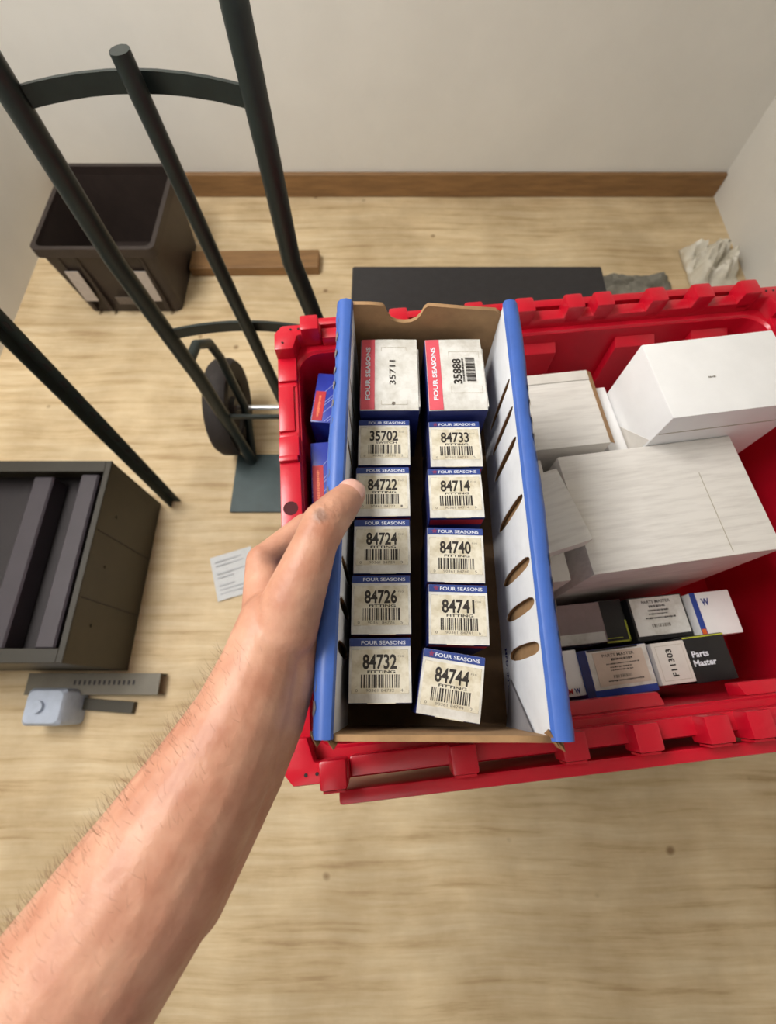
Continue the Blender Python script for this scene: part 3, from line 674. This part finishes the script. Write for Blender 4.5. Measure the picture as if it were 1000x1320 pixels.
# ------------------------------------------------------------------ left cabinet, rack post, beam
cb = empty('metal_cabinet', (0, 0, 0)); tag(cb, 'low olive metal cabinet with dark open top at the left', 'cabinet')
CX0, CX1, CY0, CY1, CH = -1.18, -.688, .072, .552, .27
MB().box(CX1-.004, CX1, CY0, CY1, .0, CH).build('side_panel', M['olive'], cb, bevel=.001)
MB().box(CX0, CX0+.004, CY0, CY1, .0, CH).build('side_panel', M['olive'], cb, bevel=.001)
MB().box(CX0+.004, CX1-.004, CY0, CY0+.004, .0, CH).build('front_panel', M['olive'], cb)
MB().box(CX0+.004, CX1-.004, CY1-.004, CY1, .0, CH).build('back_panel', M['olive'], cb)
MB().box(CX0+.004, CX1-.004, CY0+.004, CY1-.004, .0, .19).build('dark_inner_tray', M['darkin'], cb)
MB().box(CX1-.012, CX1+.002, CY0, CY1, CH-.003, CH+.004).build('top_flange', M['darkol'], cb, bevel=.001)
MB().box(CX0, CX1-.012, CY1-.03, CY1, CH-.003, CH+.004).build('top_flange', M['darkol'], cb, bevel=.001)
MB().box(CX0, CX1-.012, CY0, CY0+.03, CH-.003, CH+.004).build('top_flange', M['darkol'], cb, bevel=.001)
MB().box(CX1-.075, CX1-.03, CY0+.03, CY1-.03, .19, .262).build('divider_rail', M['purple'], cb, bevel=.004)
MB().box(CX1-.20, CX1-.15, CY0+.03, CY1-.03, .19, .25).build('divider_rail', M['purple'], cb, bevel=.004)
for y in (.16, .30, .43): MB().tube([(CX1, y, .20), (CX1+.002, y, .20)], .004, 8).build('rivet', M['olive'], cb)
for y in (.215, .375): MB().box(CX1, CX1+.0012, y-.0012, y+.0012, .004, .26).build('panel_seam', M['darkin'], cb)

ps = empty('rack_post', (-.645, .562, 0)); tag(ps, 'dark green slotted steel angle post standing beside the cabinet', 'post')
mtx = Matrix.Rotation(R(1.0), 4, 'Y') @ Matrix.Rotation(R(-1.2), 4, 'X')
pm = MB(); pm.box(-.014, .014, -.002, .002, .0, 1.25, M4=mtx); pm.build('flange', M['green'], ps)
pm = MB(); pm.box(-.014, -.010, -.022, -.002, .0, 1.25, M4=mtx); pm.build('flange', M['green'], ps)
for k in range(24): MB().box(-.001, .007, -.0026, -.002, .04+k*.05, .06+k*.05, M4=mtx).build('slot', M['darkin'], ps)
bm_ = empty('slotted_beam', (-.70, .038, 0)); tag(bm_, 'olive grey slotted steel beam lying on the floor before the cabinet', 'beam')
MB().box(-.22, .118, -.026, .026, .035, .038).build('web', M['oliveb'], bm_, bevel=.0008)
MB().box(-.22, .118, -.026, -.023, .0, .035).build('lip', M['oliveb'], bm_)
MB().box(-.22, .118, .023, .026, .0, .035).build('lip', M['oliveb'], bm_)
for k in range(13): MB().box(-.10+k*.0125, -.0945+k*.0125, -.002, .009, .038, .0384).build('slot', M['darkin'], bm_)
tag(MB().box(-.09, .062, -.016, .012, 0, .016).build('steel_offcut', M['olive'], None, (-.71, -.012, 0), (0, 0, R(-4)), bevel=.001), 'short dark steel strip on the floor in front of the slotted beam', 'metal strip')
pl = empty('plastic_canister', (-.825, -.015, 0)); tag(pl, 'pale blue plastic canister at the left edge by the beam', 'canister')
MB().loft([ring3(rrect(.048, .042, .014, 5), 0), ring3(rrect(.048, .042, .014, 5), .085), ring3(rrect(.042, .036, .014, 5), .094)], True, True).build('canister_body', M['polewhite'], pl, smooth=True)
MB().tube([(-.01, 0, .094), (-.01, 0, .104)], .014, 16).build('cap', M['polewhite'], pl, smooth=True)

# ------------------------------------------------------------------ dark crate, plank, paper, things at the far right
cr = empty('plastic_crate', (-.915, 1.49, 0)); tag(cr, 'dark brown plastic crate with pale stickers on the floor behind the hand truck', 'crate')
MB().loft([ring3(rrect(.165, .175, .02, 4), 0), ring3(rrect(.182, .195, .02, 4), .26), ring3(rrect(.178, .191, .02, 4), .26), ring3(rrect(.160, .170, .02, 4), .01)], True, True).build('crate_body', M['crate'], cr, smooth=True)
MB().loft([ring3(rrect(.192, .205, .022, 4), .245), ring3(rrect(.192, .205, .022, 4), .275), ring3(rrect(.178, .19, .02, 4), .275), ring3(rrect(.178, .19, .02, 4), .245), ring3(rrect(.192, .205, .022, 4), .245)]).build('crate_rim', M['crate'], cr, smooth=True)
for x in (-.13, -.075, .075, .13): MB().box(x-.006, x+.006, -.196, -.178, .02, .245).build('crate_rib', M['crate'], cr, rot=(R(0), 0, 0), bevel=.002)
for x, y0 in ((-.115, .06), (.105, .07)):
    MB().box(x-.022, x+.022, -.1995, -.197, .07, .19).build('sticker', M['sticker'], cr)
MB().box(-.03, .05, -.1985, -.1965, .055, .085).build('logo_plate', mat('dull_logo', sr(112, 102, 94), .6, .3, 90), cr)
tag(MB().box(-.24, .24, -.045, .045, 0, .038).build('wooden_plank', M['trimwood'], None, (-.50, 1.535, 0), (0, 0, R(1)), bevel=.003), 'short wooden plank lying on the floor beyond the hand truck', 'plank')

pp = tag(empty('paper_sheet', (-.437, .335, .001), (0, 0, R(18))), 'white printed paper slip lying on the plywood by the forearm', 'paper')
pm = MB(); n = 8
pm.add([(-.06+.12*i/n, -.066+.132*j/n, .0008+.0022*math.sin(i*.8)*math.cos(j*.6)+.0022) for j in range(n+1) for i in range(n+1)], [(j*(n+1)+i, j*(n+1)+i+1, (j+1)*(n+1)+i+1, (j+1)*(n+1)+i) for j in range(n) for i in range(n)])
pm.build('sheet', M['paper'], pp, smooth=True)
pt = MB(); rg = random.Random(2)
for k in range(9):
    y = -.05+k*.012
    if k in (3, 6): continue
    pt.box(-.048, -.048+rg.uniform(.04, .095), y, y+.0035, .0052, .0055)
pt.build('printed_lines', mat('pale_print', sr(176, 178, 182), .6), pp)

def crumple(name, label, cat, loc, sx, sy, h, m, seed, n=26):
    mb = MB(); vs = []
    for j in range(n+1):
        for i in range(n+1):
            u, v = i/n*2-1, j/n*2-1
            e_ = max(0, 1-max(abs(u), abs(v))**4)
            z = e_*h*(.55+.9*noise.noise((u*2.3+seed, v*2.3, seed))+.35*noise.noise((u*6+seed, v*6, 2)))
            vs.append((u*sx*(1+.12*noise.noise((v*2, seed, u))), v*sy*(1+.12*noise.noise((u*2, seed, v))), max(.003, z)))
    mb.add(vs, [(j*(n+1)+i, j*(n+1)+i+1, (j+1)*(n+1)+i+1, (j+1)*(n+1)+i) for j in range(n) for i in range(n)])
    o = mb.build(name, m, None, loc, smooth=True)
    sd = o.modifiers.new('s', 'SOLIDIFY'); sd.thickness = .003; sd.offset = 1
    return tag(o, label, cat)
crumple('moving_blanket', 'crumpled grey moving blanket on the floor behind the tote', 'blanket', (.885, 1.41, 0), .17, .07, .06, M['grey_cloth'], 3)
crumple('plastic_bag', 'crumpled off-white bag on the floor beyond the tote', 'bag', (1.22, 1.52, 0), .09, .10, .10, M['bagwhite'], 8)
tag(MB().tube([(1.075, 1.33, .009), (1.12, 1.37, .009), (1.20, 1.36, .009), (1.30, 1.38, .009)], .009, 10).build('grey_strap', mat('strap_grey', sr(130, 138, 138), .6), None, smooth=True), 'grey strap lying beside the crumpled off-white bag', 'strap')

# ------------------------------------------------------------------ the arm and hand
def capsules(mb, chain, n=20):
    for (p0, r0), (p1, r1) in zip(chain[:-1], chain[1:]):
        p0, p1 = Vector(p0), Vector(p1); k = 6
        mb.tube([p0.lerp(p1, t/k) for t in range(k+1)], [r0+(r1-r0)*t/k for t in range(k+1)], n)
    for p, r in chain:
        p = Vector(p); rings = []
        for j in range(1, 10):
            a = math.pi*j/10; rings.append([(p.x+r*math.sin(a)*math.cos(2*math.pi*q/n), p.y+r*math.sin(a)*math.sin(2*math.pi*q/n), p.z+r*math.cos(a)) for q in range(n)])
        mb.loft(rings, True, True)
h = MB()
# forearm and upper arm
capsules(h, [((-.0790, .048, .976), .0235), ((-.0845, .020, .978), .0262), ((-.0930, -.010, .980), .0300), ((-.106, -.040, .980), .0355), ((-.132, -.090, .982), .043), ((-.19, -.18, .99), .048), ((-.27, -.32, 1.02), .046), ((-.31, -.36, 1.10), .05), ((-.33, -.34, 1.30), .055)])
capsules(h, [((-.0700, .045, .965), .0225), ((-.0730, .018, .962), .0245), ((-.0830, -.010, .960), .028), ((-.098, -.040, .960), .032), ((-.13, -.095, .97), .040)])
# palm: metacarpals, hand edge-on with the palm against the tray's outer wall
KX = [(-.0950, .098, .958), (-.0955, .092, .938), (-.092, .084, .919), (-.087, .074, .902)]
for i, k in enumerate(KX):
    capsules(h, [((-.0800, .040, .974-.008*i), .0205), ((-.0885, .07, .963-.016*i), .0170), (k, .0130)])
capsules(h, [((-.074, .05, .955), .020), ((-.082, .072, .940), .017), ((-.084, .085, .926), .014)])
# thumb: thenar, base joint, waist, knuckle, tip
capsules(h, [((-.0690, .045, .982), .0225), ((-.0635, .0605, .990), .0208), ((-.0555, .0800, .9975), .0178), ((-.0490, .0985, 1.001), .0152), ((-.0440, .1125, .9995), .0160), ((-.0345, .1275, .9940), .0138), ((-.0272, .1400, .9880), .0112)])
# four fingers down the outer wall and under the tray
for i, k in enumerate(KX):
    y1 = .130 - .0185*i; r = (.0098, .0098, .0092, .0082)[i]; zz = (.948, .930, .912, .896)[i]
    capsules(h, [(k, .0122), ((-.0665, y1, zz), r+.0012), ((-.0560, y1+.003, .872), r), ((-.053, y1+.003, .846-.004), r), ((-.036, y1+.004, .8365), r-.0005), ((-.020, y1+.004, .8365), r-.001)])
me = h.mesh('arm_raw'); tmp = bpy.data.objects.new('tmp', me); C.objects.link(tmp)
md = tmp.modifiers.new('r', 'REMESH'); md.mode = 'VOXEL'; md.voxel_size = .0014; md.use_smooth_shade = True
sm_ = tmp.modifiers.new('s', 'SMOOTH'); sm_.factor = .5; sm_.iterations = 18
dg = bpy.context.evaluated_depsgraph_get(); arm_me = bpy.data.meshes.new_from_object(tmp.evaluated_get(dg)); arm_me.name = 'person'
bpy.data.objects.remove(tmp)
for p in arm_me.polygons: p.use_smooth = True
arm_me.materials.clear()
arm = link('person', arm_me, M['skin']); tag(arm, 'bare left forearm and grimy hand gripping the left rim of the cardboard tray', 'person')
# thumb nail: curved plate on the upper side of the tip
tip = Vector((-.0272, .1400, .9880)); ax = Vector((.45, .80, -.22)).normalized()
up = Vector((.05, -.05, 1)); up = (up - ax*up.dot(ax)).normalized(); sd = ax.cross(up)
nm = MB(); nv = []; na, nb = 10, 8
for j in range(nb+1):
    for i in range(na+1):
        u = i/na*2-1; v = j/nb
        wdt = 1.0*(1 - .25*max(0, v-.75)/.25*abs(u)) 
        a = u*R(58)*wdt; s_ = -.0072 + v*.0150
        rr = .01165 - .0095*max(0, v-.45)**2
        nv.append(tip + ax*s_ + (up*math.cos(a) + sd*math.sin(a))*rr + up*(.0001))
nm.add(nv, [(j*(na+1)+i, j*(na+1)+i+1, (j+1)*(na+1)+i+1, (j+1)*(na+1)+i) for j in range(nb) for i in range(na)])
no = nm.build('thumb_nail', M['nail'], arm, smooth=True)
so = no.modifiers.new('s', 'SOLIDIFY'); so.thickness = .0006; so.offset = -1
# arm hair
hm = MB(); rg = random.Random(11); vsx = arm_me.vertices; cnt = 0; tries = 0
while cnt < 900 and tries < 60000:
    tries += 1; v = vsx[rg.randrange(len(vsx))]
    if not (-.17 < v.co.y < .03): continue
    nrm = v.normal
    if nrm.x > .35 or nrm.z < -.3 or rg.random() > .25 + .75*max(0, -nrm.x): continue
    if v.co.y > -.0 and rg.random() < .5: continue
    d = (nrm*.55 + Vector((-.25, .75, .1)) + Vector((rg.uniform(-.4, .4), rg.uniform(-.4, .4), rg.uniform(-.3, .3)))).normalized()
    l = rg.uniform(.005, .012); p0 = v.co.copy(); p1 = p0 + (d*.6+nrm*.25)*l*.5; p2 = p0 + d*l
    s_ = d.cross(Vector((0, 0, 1)) if abs(d.z) < .9 else Vector((1, 0, 0))).normalized()*.00007
    hm.add([p0-s_, p0+s_, p1+s_*.8, p1-s_*.8, p2], [(0, 1, 2, 3), (3, 2, 4)]); cnt += 1
ho = hm.build('arm_hair', M['hair'], arm); ho['kind'] = 'stuff'
